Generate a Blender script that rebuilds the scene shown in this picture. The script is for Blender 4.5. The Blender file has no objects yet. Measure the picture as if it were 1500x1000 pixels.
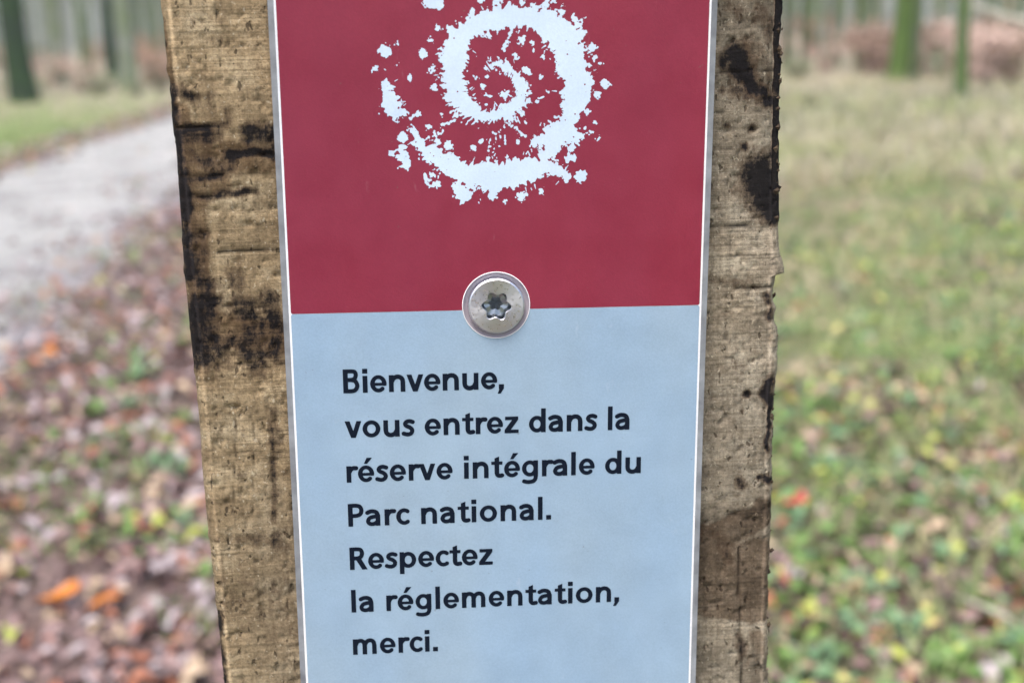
import bpy, math, random
import numpy as np
from mathutils import Matrix, Vector

# ---------------------------------------------------------------- camera, sky, sun, exposure
SC = bpy.context.scene
COL = SC.collection
EYE = 1.10                      # eye height above the ground
SCREW_Z = EYE - 0.0513          # height of the sign's screw on the post
cam_d = bpy.data.cameras.new('camera'); cam = bpy.data.objects.new('camera', cam_d); COL.objects.link(cam)
right = Vector((0.99617367, -0.08307778, -0.02713129)); down = Vector((-0.04622767, -0.23743038, -0.97030398))
fwd = Vector((0.07416891, 0.96784549, -0.24036238))
cam.matrix_world = Matrix(((right.x, -down.x, -fwd.x, -0.01549), (right.y, -down.y, -fwd.y, -0.23937),
                           (right.z, -down.z, -fwd.z, EYE), (0, 0, 0, 1)))
cam_d.sensor_width = 36; cam_d.lens = 36 * 1840 / 1500
cam_d.clip_start = 0.01; cam_d.clip_end = 3000
cam_d.dof.use_dof = True; cam_d.dof.focus_distance = 0.243; cam_d.dof.aperture_fstop = cam_d.lens / 3.0
cam_d.dof.aperture_blades = 0
SC.camera = cam

SUN_EL, SUN_AZ = math.radians(66), math.radians(205)     # azimuth clockwise from +Y: behind the camera, to its left
W = bpy.data.worlds.new('World'); SC.world = W; W.use_nodes = True
wn = W.node_tree.nodes; wl = W.node_tree.links
sky = wn.new('ShaderNodeTexSky'); sky.sky_type = 'NISHITA'; sky.sun_disc = False
sky.sun_elevation = SUN_EL; sky.sun_rotation = SUN_AZ
sky.air_density = 1.0; sky.dust_density = 4.0; sky.ozone_density = 1.0
wl.new(sky.outputs[0], wn['Background'].inputs[0]); wn['Background'].inputs[1].default_value = 0.15
sun_d = bpy.data.lights.new('sun', 'SUN'); sun_d.energy = 1.2; sun_d.angle = math.radians(20); sun_d.color = (1, .975, .94)
sun = bpy.data.objects.new('sun', sun_d); COL.objects.link(sun)
sdir = Vector((math.sin(SUN_AZ) * math.cos(SUN_EL), math.cos(SUN_AZ) * math.cos(SUN_EL), math.sin(SUN_EL)))
sun.rotation_euler = sdir.to_track_quat('Z', 'Y').to_euler(); sun.location = (0, 0, 30)
SC.view_settings.view_transform = 'Standard'; SC.view_settings.look = 'None'
SC.view_settings.gamma = 1; SC.view_settings.exposure = 1.15; SC.view_settings.use_curve_mapping = False
SC.render.engine = 'CYCLES'; SC.cycles.use_denoising = True
SC.cycles.max_bounces = 6; SC.cycles.volume_bounces = 1; SC.cycles.transparent_max_bounces = 8
SC.cycles.sample_clamp_indirect = 6

rnd = random.Random(7); RNG = np.random.default_rng(11)

# ---------------------------------------------------------------- measured outlines, in millimetres from the screw
STAINS = [[[[-59.4,40.1],[-58.8,33.9],[-58.6,26.3],[-58.4,17.3],[-58.0,8.1]],1.47,0.95],[[[-57.9,35.1],[-53.1,35.3],[-49.3,35.4]],0.67,0.9],[[[-58.7,34.5],[-53.3,33.1],[-50.7,33.6]],1.2,0.6],[[[-49.2,30.0],[-44.7,30.6],[-41.0,30.0]],0.8,1.0],[[[-44.7,34.0],[-41.8,32.9]],1.73,0.85],[[[-40.6,34.5],[-40.7,30.1]],1.2,0.8],[[[-58.4,32.0],[-53.6,29.3],[-50.0,27.9]],1.33,0.5],[[[-58.7,26.1],[-50.7,26.3]],0.67,0.75],[[[-59.0,22.5],[-50.4,22.4]],0.67,0.7],[[[-50.4,22.8],[-45.0,23.0]],0.67,0.6],[[[-57.8,17.3],[-54.8,15.2]],1.07,0.6],[[[-52.5,12.1],[-40.7,11.8]],0.33,0.9],[[[-49.1,37.9],[-49.9,36.1]],1.07,0.55],[[[-58.4,42.6],[-55.1,40.6]],1.2,0.7],[[[-52.4,43.6],[-51.4,37.4]],0.8,0.35],[[[-56.8,14.6],[-55.8,8.0],[-56.0,1.4],[-56.5,-5.3]],1.87,0.7],[[[-55.9,2.7],[-57.5,-1.2],[-57.4,-8.0]],2.93,0.85],[[[-56.5,-5.3],[-52.8,-7.5]],2.4,0.7],[[[-49.5,1.1],[-46.5,-1.7],[-47.7,-8.5]],2.27,0.75],[[[-43.6,2.2],[-42.6,-1.9],[-43.7,-7.3]],1.73,0.75],[[[-51.4,-5.6],[-46.4,-8.5],[-47.3,-11.9]],1.87,0.75],[[[-58.8,-8.6],[-41.2,-9.5]],1.87,0.45],[[[-50.3,7.8],[-49.2,5.1]],1.33,0.5],[[[-55.3,9.3],[-51.9,3.9]],1.87,0.35],[[[-56.4,-10.8],[-55.9,-13.6]],1.6,0.4],[[[-58.9,-62.5],[-59.2,-77.9]],0.67,0.7],[[[-44.5,-19.7],[-44.5,-28.2]],0.93,0.35],[[[-51.9,-20.7],[-53.8,-39.1]],0.24,0.7],[[[-48.5,-22.3],[-50.1,-40.8]],0.29,0.55],[[[-45.1,-19.7],[-45.9,-42.5]],0.53,0.5],[[[-49.2,-46.7],[-43.9,-48.5]],1.33,0.45],[[[-57.3,-46.2],[-42.3,-45.7]],0.93,0.3],[[[-59.5,-56.5],[-43.6,-63.6]],5.33,0.22],[[[55.7,55.4],[56.1,42.9],[55.9,30.0],[55.8,14.1]],1.2,1.0],[[[46.8,45.9],[48.5,43.3],[50.9,39.5],[53.2,37.1]],1.6,1.05],[[[45.5,44.2],[47.8,41.6]],1.6,0.9],[[[44.6,39.4],[49.9,38.6],[55.0,36.5]],1.07,0.6],[[[51.8,22.5],[53.2,19.6],[55.0,17.1]],3.33,1.15],[[[50.2,21.0],[51.9,18.3]],1.87,0.8],[[[52.2,53.0],[55.0,48.0]],1.6,0.6],[[[50.3,52.5],[50.9,51.2]],0.67,0.8],[[[45.0,54.5],[49.6,51.9]],1.07,0.3],[[[48.5,28.6],[48.7,28.0]],0.67,0.8],[[[45.2,32.3],[45.5,31.9]],0.53,0.8],[[[50.0,31.8],[50.1,31.4]],0.53,0.8],[[[42.2,13.0],[55.5,12.8]],0.24,0.95],[[[42.1,0.8],[55.6,0.5]],0.21,0.8],[[[42.1,-4.7],[54.9,-5.0]],0.2,0.6],[[[54.1,-1.2],[54.5,-2.2]],0.8,0.9],[[[54.8,-4.3],[55.3,-5.7]],0.67,0.8],[[[42.3,2.2],[52.0,0.9]],0.67,0.4],[[[54.9,-19.2],[54.1,-21.4],[55.0,-23.5]],1.07,1.0],[[[55.0,-23.5],[55.1,-33.7]],0.53,0.95],[[[50.0,-21.1],[50.2,-21.5]],0.53,0.9],[[[53.1,-39.5],[55.4,-40.2]],0.67,0.95],[[[48.9,-40.2],[49.4,-41.1]],0.8,0.6],[[[42.2,-52.4],[48.7,-49.8],[54.4,-47.1]],3.2,2.9],[[[41.6,-60.0],[48.8,-59.7],[54.6,-59.3]],6.13,2.95],[[[41.6,-66.2],[48.9,-67.5],[54.8,-68.7]],3.2,2.85],[[[53.5,-74.9],[54.4,-84.6]],2.67,2.45],[[[41.5,-49.3],[45.8,-54.1]],1.6,0.35],[[[49.2,-54.4],[48.9,-62.0],[49.6,-69.9],[50.1,-85.9]],0.33,0.9],[[[49.5,-74.6],[50.2,-79.4]],0.8,0.6],[[[41.5,-50.8],[40.9,-52.3]],0.67,0.9],[[[45.9,-55.7],[46.6,-57.3]],1.07,0.5],[[[-58.1,37.6],[-56.9,27.5],[-56.3,15.9],[-56.5,-5.3]],2.67,2.65],[[[-49.8,30.4],[-42.3,28.9]],3.47,2.55],[[[-55.0,-2.7],[-43.5,-5.3]],4.53,2.6],[[[50.3,48.1],[53.2,37.9]],2.67,2.5],[[[47.8,43.1],[51.9,37.9]],2.13,2.6],[[[-53.2,33.7],[-51.5,24.8]],2.93,2.5],[[[-58.8,54.7],[-58.6,43.8]],1.2,2.5],[[[-48.8,10.4],[-48.1,2.4]],1.87,2.35],[[[-58.6,35.5],[-49.1,35.6]],0.2,0.9],[[[-49.1,30.2],[-40.3,30.1]],0.21,0.95],[[[-58.6,26.4],[-50.3,26.5]],0.2,0.8],[[[-59.0,22.5],[-44.7,22.8]],0.17,0.7],[[[-58.7,49.3],[-41.4,49.2]],0.15,0.45],[[[-58.4,45.6],[-55.9,45.4]],0.16,0.6],[[[-56.4,-19.1],[-41.4,-22.7]],0.15,0.5],[[[-58.4,-27.4],[-41.8,-28.6]],0.15,0.5],[[[-53.0,-9.6],[-40.6,-10.7]],0.17,0.6],[[[-48.2,1.3],[-41.8,0.8]],0.17,0.7],[[[-49.6,0.0],[-41.6,-0.2]],0.21,0.8],[[[42.5,42.6],[55.1,42.5]],0.16,0.7],[[[42.6,38.8],[54.9,38.8]],0.16,0.6],[[[42.4,53.3],[54.8,53.2]],0.13,0.5],[[[42.0,35.0],[54.6,34.8]],0.15,0.6],[[[42.1,27.9],[54.1,27.7]],0.13,0.45],[[[41.8,-13.2],[53.7,-13.7]],0.16,0.7],[[[41.2,-21.3],[54.5,-21.6]],0.15,0.5],[[[40.6,-37.3],[54.9,-37.4]],0.13,0.4]]
EMBLEM = [[[-1.91,44.7,0.47],[-0.59,45.35,0.63],[0.91,45.34,0.78],[2.79,44.11,0.94],[4.37,42.26,1.33],[4.86,40.22,1.41],[3.9,37.99,1.49],[1.99,36.33,1.49],[-0.67,35.87,1.33],[-3.32,36.2,1.72],[-5.58,37.52,2.16],[-7.25,39.76,2.43],[-7.95,42.53,2.43],[-8.1,45.47,2.55],[-7.31,48.2,2.94],[-6.16,50.19,2.35],[-3.9,51.99,1.96],[-1.28,53.06,2.16],[1.72,53.59,2.35],[5.46,53.58,2.16],[9.21,52.66,2.74],[11.85,50.47,3.33],[13.38,47.9,2.94],[14.16,44.95,2.94],[15.13,41.99,3.45],[14.77,39.39,3.14],[13.76,36.03,1.8],[12.7,33.03,2.82],[10.02,31.55,2.27],[7.33,31.2,1.37]],[[-15.46,33.71,0.86],[-14.2,31.07,1.37],[-12.15,29.17,1.76],[-9.15,27.24,2.16],[-5.36,25.28,2.43],[-1.53,24.66,2.94],[2.32,25.18,3.14],[6.17,25.89,2.67],[9.26,26.61,1.76],[11.58,25.63,1.1],[13.33,24.57,0.39]],[[10.79,30.78,1.76],[9.25,28.9,1.57],[8.68,27.39,1.57]],[[-20.28,42.99,0.71],[-20.34,40.79,1.18],[-19.46,38.95,1.65],[-18.76,37.09,1.65],[-17.26,36.89,0.78]],[[-17.99,30.55,0.71],[-17.29,28.47,1.25],[-16.57,26.76,0.71]],[[-12.08,23.47,0.71],[-11.32,23.27,0.86]],[[-7.31,22.64,1.37],[-6.56,21.48,1.57],[-5.35,19.92,0.55]],[[-13.36,25.77,0.2],[-13.31,24.63,0.2],[-12.65,23.48,0.31]],[[3.21,52.68,0.31],[2.45,50.51,0.27],[1.5,48.15,0.35]],[[-7.88,35.12,0.24],[-10.16,34.32,0.24]],[[2.36,34.64,0.31],[3.89,33.31,0.24],[5.6,32.28,0.31]],[[2.37,35.58,0.71],[5.42,34.72,0.31]],[[15.02,31.87,1.18],[18.09,32.89,0.24]],[[-16.17,35.58,0.24],[-14.26,36.75,0.39]],[[7.52,38.52,0.31],[8.85,39.44,0.2]],[[-2.15,39.9,0.27],[-1.02,39.45,0.24]],[[-10.67,48.04,0.2],[-9.58,46.21,0.2]],[[-3.49,21.43,0.16],[-3.43,19.5,0.16]],[[0.84,34.28,0.12],[0.43,30.15,0.12]],[[1.41,34.28,0.12],[1.58,30.89,0.12]],[[0.06,32.41,0.12],[-0.53,29.4,0.12]],[[-1.47,31.3,0.39],[-1.5,28.65,0.71]],[[15.99,53.36,0.39],[15.26,50.45,1.18]],[[14.1,53.73,0.63],[14.86,52.27,0.78]],[[-4.23,55.23,0.47],[-4.26,52.71,0.78]],[[-8.0,51.64,0.78],[-7.65,50.2,1.57]],[[-1.48,51.25,0.63],[-1.3,49.98,0.31]]]
DOTS = [[-20.14,47.8,1.1],[-17.99,49.16,0.39],[-22.09,44.65,0.55],[-13.29,47.25,0.71],[-13.28,47.69,0.55],[-15.99,43.04,0.51],[-17.38,32.23,0.94],[-19.53,29.26,0.51],[15.85,24.69,1.1],[13.5,28.09,0.78],[14.47,28.0,0.59],[14.07,29.91,0.67],[8.49,22.02,0.67],[20.11,41.58,0.86],[17.74,48.24,0.78],[18.14,46.4,0.55],[18.46,34.66,0.35],[16.54,33.55,0.43],[-11.98,56.5,1.18],[-10.7,56.32,1.33],[-2.73,56.48,0.55],[0.24,56.29,0.71],[-11.66,44.58,0.78],[-11.35,41.27,0.47],[-10.6,51.66,0.71],[-11.75,49.67,0.43],[-8.9,30.63,0.78],[-10.97,31.41,0.55],[-12.62,34.05,0.47],[-4.34,30.2,0.51],[-2.51,41.39,0.35],[1.63,39.87,0.78],[1.24,37.64,0.51],[9.61,40.18,0.2],[8.28,42.97,0.27],[6.58,49.03,0.47],[8.65,46.64,0.43],[6.76,47.75,0.35],[4.7,49.59,0.78],[3.56,46.49,0.63],[5.63,44.09,0.78],[19.08,31.44,0.31],[16.9,36.56,0.47],[4.66,36.49,0.55],[5.81,38.72,0.47],[-3.63,43.05,0.31],[-1.74,43.04,0.24],[-11.32,32.92,0.39],[-10.0,32.9,0.35],[-0.32,32.79,0.31],[3.88,31.24,0.35],[-3.0,31.32,0.31],[1.52,20.2,0.31],[4.61,20.92,0.94],[-0.79,21.2,0.71],[-18.17,45.17,0.27],[-20.24,44.46,0.35],[-18.8,35.61,0.47],[-20.67,42.27,0.31],[19.3,45.29,0.27],[12.02,54.46,0.55],[12.21,55.54,0.31],[17.42,42.71,0.55],[-10.13,36.26,0.31],[-7.49,36.24,0.39],[-12.23,25.38,0.47],[6.58,55.91,0.47],[9.2,56.09,0.71],[10.33,56.44,0.55],[4.72,56.1,0.55],[18.79,39.73,0.71]]

# ---------------------------------------------------------------- helpers
def tag(o, label=None, cat=None, group=None, kind=None):
    for k, v in (('label', label), ('category', cat), ('group', group), ('kind', kind)):
        if v: o[k] = v
    return o

def link(name, me, parent=None, loc=None):
    o = bpy.data.objects.new(name, me); COL.objects.link(o)
    if parent: o.parent = parent
    if loc: o.location = loc
    return o

def mesh(name, V, Fc, mats=(), smooth=False, mi=None):
    me = bpy.data.meshes.new(name)
    me.from_pydata(np.asarray(V, float).tolist() if isinstance(V, np.ndarray) else V, [], Fc if isinstance(Fc, list) else Fc.tolist())
    for m in mats: me.materials.append(m)
    if smooth: me.polygons.foreach_set('use_smooth', [True] * len(me.polygons))
    if mi is not None: me.polygons.foreach_set('material_index', mi)
    me.update(); return me

def hash2(ix, iy, seed):
    n = (ix.astype(np.int64) * 374761393 + iy.astype(np.int64) * 668265263 + seed * 974634777) & 0x7fffffff
    n = ((n ^ (n >> 13)) * 1274126177) & 0x7fffffff
    return ((n ^ (n >> 16)) & 0xffff) / 65535.0

def vn(x, y, seed=0):                                   # smooth value noise, 0..1
    x = np.asarray(x, float); y = np.asarray(y, float)
    ix = np.floor(x); iy = np.floor(y); fx = x - ix; fy = y - iy
    fx = fx * fx * (3 - 2 * fx); fy = fy * fy * (3 - 2 * fy)
    a = hash2(ix, iy, seed); b = hash2(ix + 1, iy, seed); c = hash2(ix, iy + 1, seed); d = hash2(ix + 1, iy + 1, seed)
    return (a * (1 - fx) + b * fx) * (1 - fy) + (c * (1 - fx) + d * fx) * fy

def fbm(x, y, seed=0, o=4):
    t = 0; a = 1; s = 0
    for k in range(o):
        t = t + a * vn(x * 2 ** k + 17 * k, y * 2 ** k - 9 * k, seed + k); s += a; a *= .5
    return t / s

def seg_d(X, Y, ax, ay, bx, by):
    dx, dy = bx - ax, by - ay; L = dx * dx + dy * dy + 1e-12
    t = np.clip(((X - ax) * dx + (Y - ay) * dy) / L, 0, 1)
    return np.hypot(X - ax - t * dx, Y - ay - t * dy), t

def stroke_d(X, Y, pts):                                # pts: (x, y, half width)
    D = np.full(X.shape, 1e9)
    for a, b in zip(pts[:-1], pts[1:]):
        d, t = seg_d(X, Y, a[0], a[1], b[0], b[1]); D = np.minimum(D, d - (a[2] + (b[2] - a[2]) * t))
    return D

def poly_d(X, Y, P):                                    # convex polygon, counter-clockwise
    D = np.full(X.shape, -1e9)
    for a, b in zip(P, P[1:] + P[:1]):
        nx, ny = b[1] - a[1], a[0] - b[0]; L = math.hypot(nx, ny)
        D = np.maximum(D, ((X - a[0]) * nx + (Y - a[1]) * ny) / L)
    return D

def field_mesh(xs, ys, D):
    """flat polygons where D < 0 (marching squares; inner cells merged along each row)"""
    D = np.where(np.abs(D) < 1e-9, 1e-9, D)
    ny, nx = D.shape; V = []; Fc = []
    ins = D < 0
    cnt = ins[:-1, :-1].astype(int) + ins[1:, :-1] + ins[:-1, 1:] + ins[1:, 1:]
    for j in range(ny - 1):
        row = cnt[j]
        full = np.concatenate(([0], (row == 4).astype(int), [0])); df = np.diff(full)
        for s, e in zip(np.where(df == 1)[0], np.where(df == -1)[0]):
            b = len(V); V += [(xs[s], ys[j]), (xs[e], ys[j]), (xs[e], ys[j + 1]), (xs[s], ys[j + 1])]; Fc.append((b, b + 1, b + 2, b + 3))
        for i in np.where((row > 0) & (row < 4))[0]:
            c = [(xs[i], ys[j], D[j, i]), (xs[i + 1], ys[j], D[j, i + 1]), (xs[i + 1], ys[j + 1], D[j + 1, i + 1]), (xs[i], ys[j + 1], D[j + 1, i])]
            out = []
            for p, q in zip(c, c[1:] + c[:1]):
                if p[2] < 0: out.append((p[0], p[1]))
                if (p[2] < 0) != (q[2] < 0):
                    t = p[2] / (p[2] - q[2]); out.append((p[0] + (q[0] - p[0]) * t, p[1] + (q[1] - p[1]) * t))
            if len(out) > 2:
                b = len(V); V += out; Fc.append(tuple(range(b, b + len(out))))
    return V, Fc

# ---------------------------------------------------------------- materials
def mat(name, rough=.8, col=(.5, .5, .5), spec=.5, metal=0.):
    m = bpy.data.materials.new(name); m.use_nodes = True
    b = m.node_tree.nodes['Principled BSDF']
    b.inputs['Base Color'].default_value = (*col, 1); b.inputs['Roughness'].default_value = rough
    b.inputs['Specular IOR Level'].default_value = spec; b.inputs['Metallic'].default_value = metal
    return m
class NT:
    def __init__(s, m): s.m = m; s.t = m.node_tree; s.b = s.t.nodes['Principled BSDF']
    def n(s, typ, **kw):
        x = s.t.nodes.new('ShaderNode' + typ)
        for k, v in kw.items(): setattr(x, k, v)
        return x
    def l(s, a, b): s.t.links.new(a, b)
    def pos(s, scale=(1, 1, 1), kind='Object'):
        tc = s.n('TexCoord'); mp = s.n('Mapping'); s.l(tc.outputs[kind], mp.inputs[0]); mp.inputs['Scale'].default_value = scale
        return mp.outputs[0]
    def noise(s, vec, scale, detail=4, rough=.6, dist=0):
        x = s.n('TexNoise'); x.inputs['Scale'].default_value = scale; x.inputs['Detail'].default_value = detail
        x.inputs['Roughness'].default_value = rough; x.inputs['Distortion'].default_value = dist
        s.l(vec, x.inputs['Vector']); return x.outputs[0]
    def ramp(s, fac, stops):
        r = s.n('ValToRGB'); e = r.color_ramp.elements
        while len(e) < len(stops): e.new(.5)
        for q, (p, c) in zip(e, stops): q.position = p; q.color = (*c, 1) if len(c) == 3 else c
        s.l(fac, r.inputs[0]); return r.outputs[0]
    def mix(s, fac, a, b, mode='MIX'):
        x = s.n('Mix', data_type='RGBA', blend_type=mode)
        for v, i in ((fac, 0), (a, 6), (b, 7)):
            if hasattr(v, 'links'): s.l(v, x.inputs[i])
            elif i == 0: x.inputs[0].default_value = v
            else: x.inputs[i].default_value = (*v, 1)
        return x.outputs[2]
    def math(s, op, a, b=0., clamp=False):
        x = s.n('Math', operation=op, use_clamp=clamp)
        for v, i in ((a, 0), (b, 1)):
            if hasattr(v, 'links'): s.l(v, x.inputs[i])
            else: x.inputs[i].default_value = v
        return x.outputs[0]
    def rng(s, v, a, b, c=0., d=1., smooth=True):
        x = s.n('MapRange'); x.interpolation_type = 'SMOOTHSTEP' if smooth else 'LINEAR'
        s.l(v, x.inputs[0])
        for i, q in enumerate((a, b, c, d)): x.inputs[i + 1].default_value = q
        return x.outputs[0]
    def bump(s, h, dist, strength=1.):
        x = s.n('Bump'); x.inputs['Strength'].default_value = strength; x.inputs['Distance'].default_value = dist
        s.l(h, x.inputs['Height']); s.l(x.outputs[0], s.b.inputs['Normal'])
    def attr(s, name): return s.n('Attribute', attribute_name=name).outputs
    def color(s, c): s.l(c, s.b.inputs['Base Color'])

G3 = lambda v: (v, v, v)

def wood_material():
    m = mat('sawn_wood', .85, spec=.12); k = NT(m)
    grain = k.noise(k.pos((640, 640, 40)), 1, 6, .7)
    saw = k.noise(k.pos((22, 22, 620)), 1, 5, .65)
    stri = k.noise(k.pos((45, 45, 1900)), 1, 3, .6)
    band = k.noise(k.pos((7, 7, 120)), 1, 2, .5)
    blot = k.noise(k.pos((1, 1, 1.6)), 70, 6, .68)
    big = k.noise(k.pos(), 26, 3, .5)
    fine = k.noise(k.pos(), 1500, 5, .8)
    pit = k.noise(k.pos((1, 1, .55)), 700, 2, .5); dot = k.noise(k.pos(), 420, 1, .4); fleck = k.noise(k.pos((1, 1, .7)), 1250, 2, .6)
    stain = k.attr('stain')[2]; grey = k.attr('grey')[2]; crack = k.attr('crack')[2]; brown = k.attr('brown')[2]
    warm = k.ramp(blot, [(.28, (.155, .105, .058)), (.5, (.31, .23, .135)), (.70, (.49, .395, .255))])
    cool = k.ramp(blot, [(.28, (.12, .098, .072)), (.5, (.26, .215, .155)), (.70, (.42, .365, .275))])
    c = k.mix(grey, warm, cool)
    c = k.mix(1, c, k.ramp(big, [(.35, G3(.8)), (.65, G3(1.15))]), 'MULTIPLY')
    c = k.mix(1, c, k.ramp(band, [(.35, G3(.84)), (.5, G3(1.)), (.65, G3(1.1))]), 'MULTIPLY')
    c = k.mix(1, c, k.ramp(grain, [(.3, G3(.68)), (.5, G3(1.)), (.72, G3(1.22))]), 'MULTIPLY')
    c = k.mix(1, c, k.ramp(saw, [(.30, G3(.62)), (.45, G3(.98)), (.75, G3(1.15))]), 'MULTIPLY')
    c = k.mix(k.rng(big, .4, .6, .15, .9), c, k.mix(1, c, k.ramp(stri, [(.35, G3(.62)), (.55, G3(1.12))]), 'MULTIPLY'))
    c = k.mix(1, c, k.ramp(fine, [(.32, G3(.55)), (.5, G3(1.)), (.7, G3(1.3))]), 'MULTIPLY')
    c = k.mix(k.rng(fleck, .62, .72, 0, .5), c, (.62, .54, .40))
    c = k.mix(k.rng(pit, .64, .70, 0, .8), c, (.05, .036, .024))
    speck = k.noise(k.pos((1, 1, .6)), 480, 6, .8); vert = k.noise(k.pos((300, 300, 45)), 1, 3, .6)
    # damp brown patches, then black weather stains, each with a shape of its own
    bf = k.math('ADD', brown, k.math('ADD', k.math('MULTIPLY', k.math('SUBTRACT', blot, .5), .9), k.math('MULTIPLY', k.math('SUBTRACT', vert, .5), .5)))
    c = k.mix(k.rng(bf, .30, .52, 0, .85), c, k.mix(1, c, (.40, .335, .30), 'MULTIPLY'))
    w = k.math('ADD', k.math('ADD', k.math('MULTIPLY', blot, .8), k.math('MULTIPLY', saw, 1.0)), k.math('ADD', k.math('MULTIPLY', k.math('SUBTRACT', speck, .5), 1.9), k.math('MULTIPLY', k.math('SUBTRACT', vert, .5), .9)))
    s = k.math('ADD', stain, k.math('SUBTRACT', w, .93))
    c = k.mix(k.rng(s, .05, .5, 0, .72), c, (.075, .048, .030))
    c = k.mix(k.rng(s, .42, .84, 0, .95), c, (.0085, .0080, .0095))
    c = k.mix(k.math('MULTIPLY', crack, k.rng(fine, .3, .5, .45, .95)), c, (.018, .013, .010))
    c = k.mix(k.rng(dot, .765, .79, 0, .85), c, (.018, .013, .010))
    tick = k.noise(k.pos((620, 620, 130)), 1, 2, .5); c = k.mix(k.rng(tick, .68, .73, 0, .75), c, (.045, .032, .021))
    k.color(c)
    h = k.math('ADD', k.math('ADD', k.math('MULTIPLY', stri, .35), k.math('MULTIPLY', fine, .6)), k.math('MULTIPLY', grain, .45))
    h = k.math('SUBTRACT', h, k.rng(pit, .62, .72, 0, .5))
    k.bump(h, .0005, .8)
    return m

def print_material(name, col, rough=.42):
    m = mat(name, rough, col, .45); k = NT(m)
    blot = k.noise(k.pos(), 120, 4, .6); fine = k.noise(k.pos(), 2600, 3, .6); scr = k.noise(k.pos((1, 1, .5)), 300, 3)
    c = k.mix(1, col, k.ramp(blot, [(.3, G3(.94)), (.7, G3(1.05))]), 'MULTIPLY')
    c = k.mix(1, c, k.ramp(fine, [(.3, G3(.95)), (.7, G3(1.05))]), 'MULTIPLY')
    big = k.noise(k.pos((1, 1, .4)), 22, 3); c = k.mix(1, c, k.ramp(big, [(.35, (.93, .97, 1.02)), (.65, (1.05, 1.0, .95))]), 'MULTIPLY')  # broad cool-to-warm drift puts a reflected sheen into the print colour
    c = k.mix(k.rng(scr, .68, .85, 0, .18), c, (.75, .72, .75))
    spk = k.noise(k.pos(), 800, 2); c = k.mix(k.rng(spk, .74, .79, 0, .35), c, (.12, .10, .08))
    k.color(c); k.l(k.rng(blot, .3, .7, rough - .06, rough + .12), k.b.inputs['Roughness'])
    k.bump(fine, .00006, .4)
    return m

def bark_material(name, stops, scale=1., moss=None, moss_h=3.):
    m = mat(name, .9, spec=.2); k = NT(m)
    v = k.noise(k.pos((1, 1, .18)), 16 * scale, 6, .65); b = k.noise(k.pos(), 1.3, 4)
    c = k.ramp(v, stops)
    if moss:
        f = k.rng(k.math('ADD', k.math('MULTIPLY', b, 1.4), k.math('MULTIPLY', v, .5)), .62, 1.1)
        c = k.mix(f, c, moss)
    k.color(c); k.bump(v, .03, .8); return m

def leaf_material(name, c0, c1, rough=.5):
    m = mat(name, rough, c0, .45); k = NT(m)
    oi = k.n('ObjectInfo'); f = k.noise(k.pos(), 28, 4, .6)
    k.color(k.mix(f, c0, c1)); return m

M_WOOD = wood_material()
M_RED = print_material('print_crimson', (.228, .0175, .043))
M_BLUE = print_material('print_pale_blue', (.278, .388, .505))
M_WHITE = print_material('print_white', (.82, .82, .84))
M_EMB = print_material('print_ice_white', (.57, .68, .82))
M_INK = mat('print_ink', .6, (.004, .008, .018), .12)
M_ACRYL = mat('clear_acrylic_edge', .28, (.40, .40, .50), .5)
k = NT(M_ACRYL); k.b.inputs['Transmission Weight'].default_value = .25
k.color(k.ramp(k.noise(k.pos((1, 1, .8)), 260, 4), [(.3, (.20, .21, .23)), (.7, (.40, .42, .45))]))
M_RING = mat('moulded_clear_plastic', .2, (.36, .32, .36), .7)
M_SOCK = mat('socket_steel', .3, (.30, .32, .34), .5, 1.)
M_STEEL = mat('brushed_steel', .34, (.66, .66, .71), .5, 1.)
k = NT(M_STEEL); k.b.inputs['Anisotropic'].default_value = .75; tg = k.n('Tangent', direction_type='RADIAL', axis='Y'); k.l(tg.outputs[0], k.b.inputs['Tangent']); rb = k.noise(k.pos((60, 60, 60)), 30, 4); k.l(k.rng(rb, .3, .7,   .26, .42), k.b.inputs['Roughness'])


# ---------------------------------------------------------------- the ground
PATH_L, PATH_R = -3.75, -1.42
def ground_z(x, y):
    return .05 * (vn(np.asarray(x) * .35, np.asarray(y) * .35, 5) - .5) * np.clip((np.hypot(x, y) - .5) / 2, 0, 1)

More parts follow.
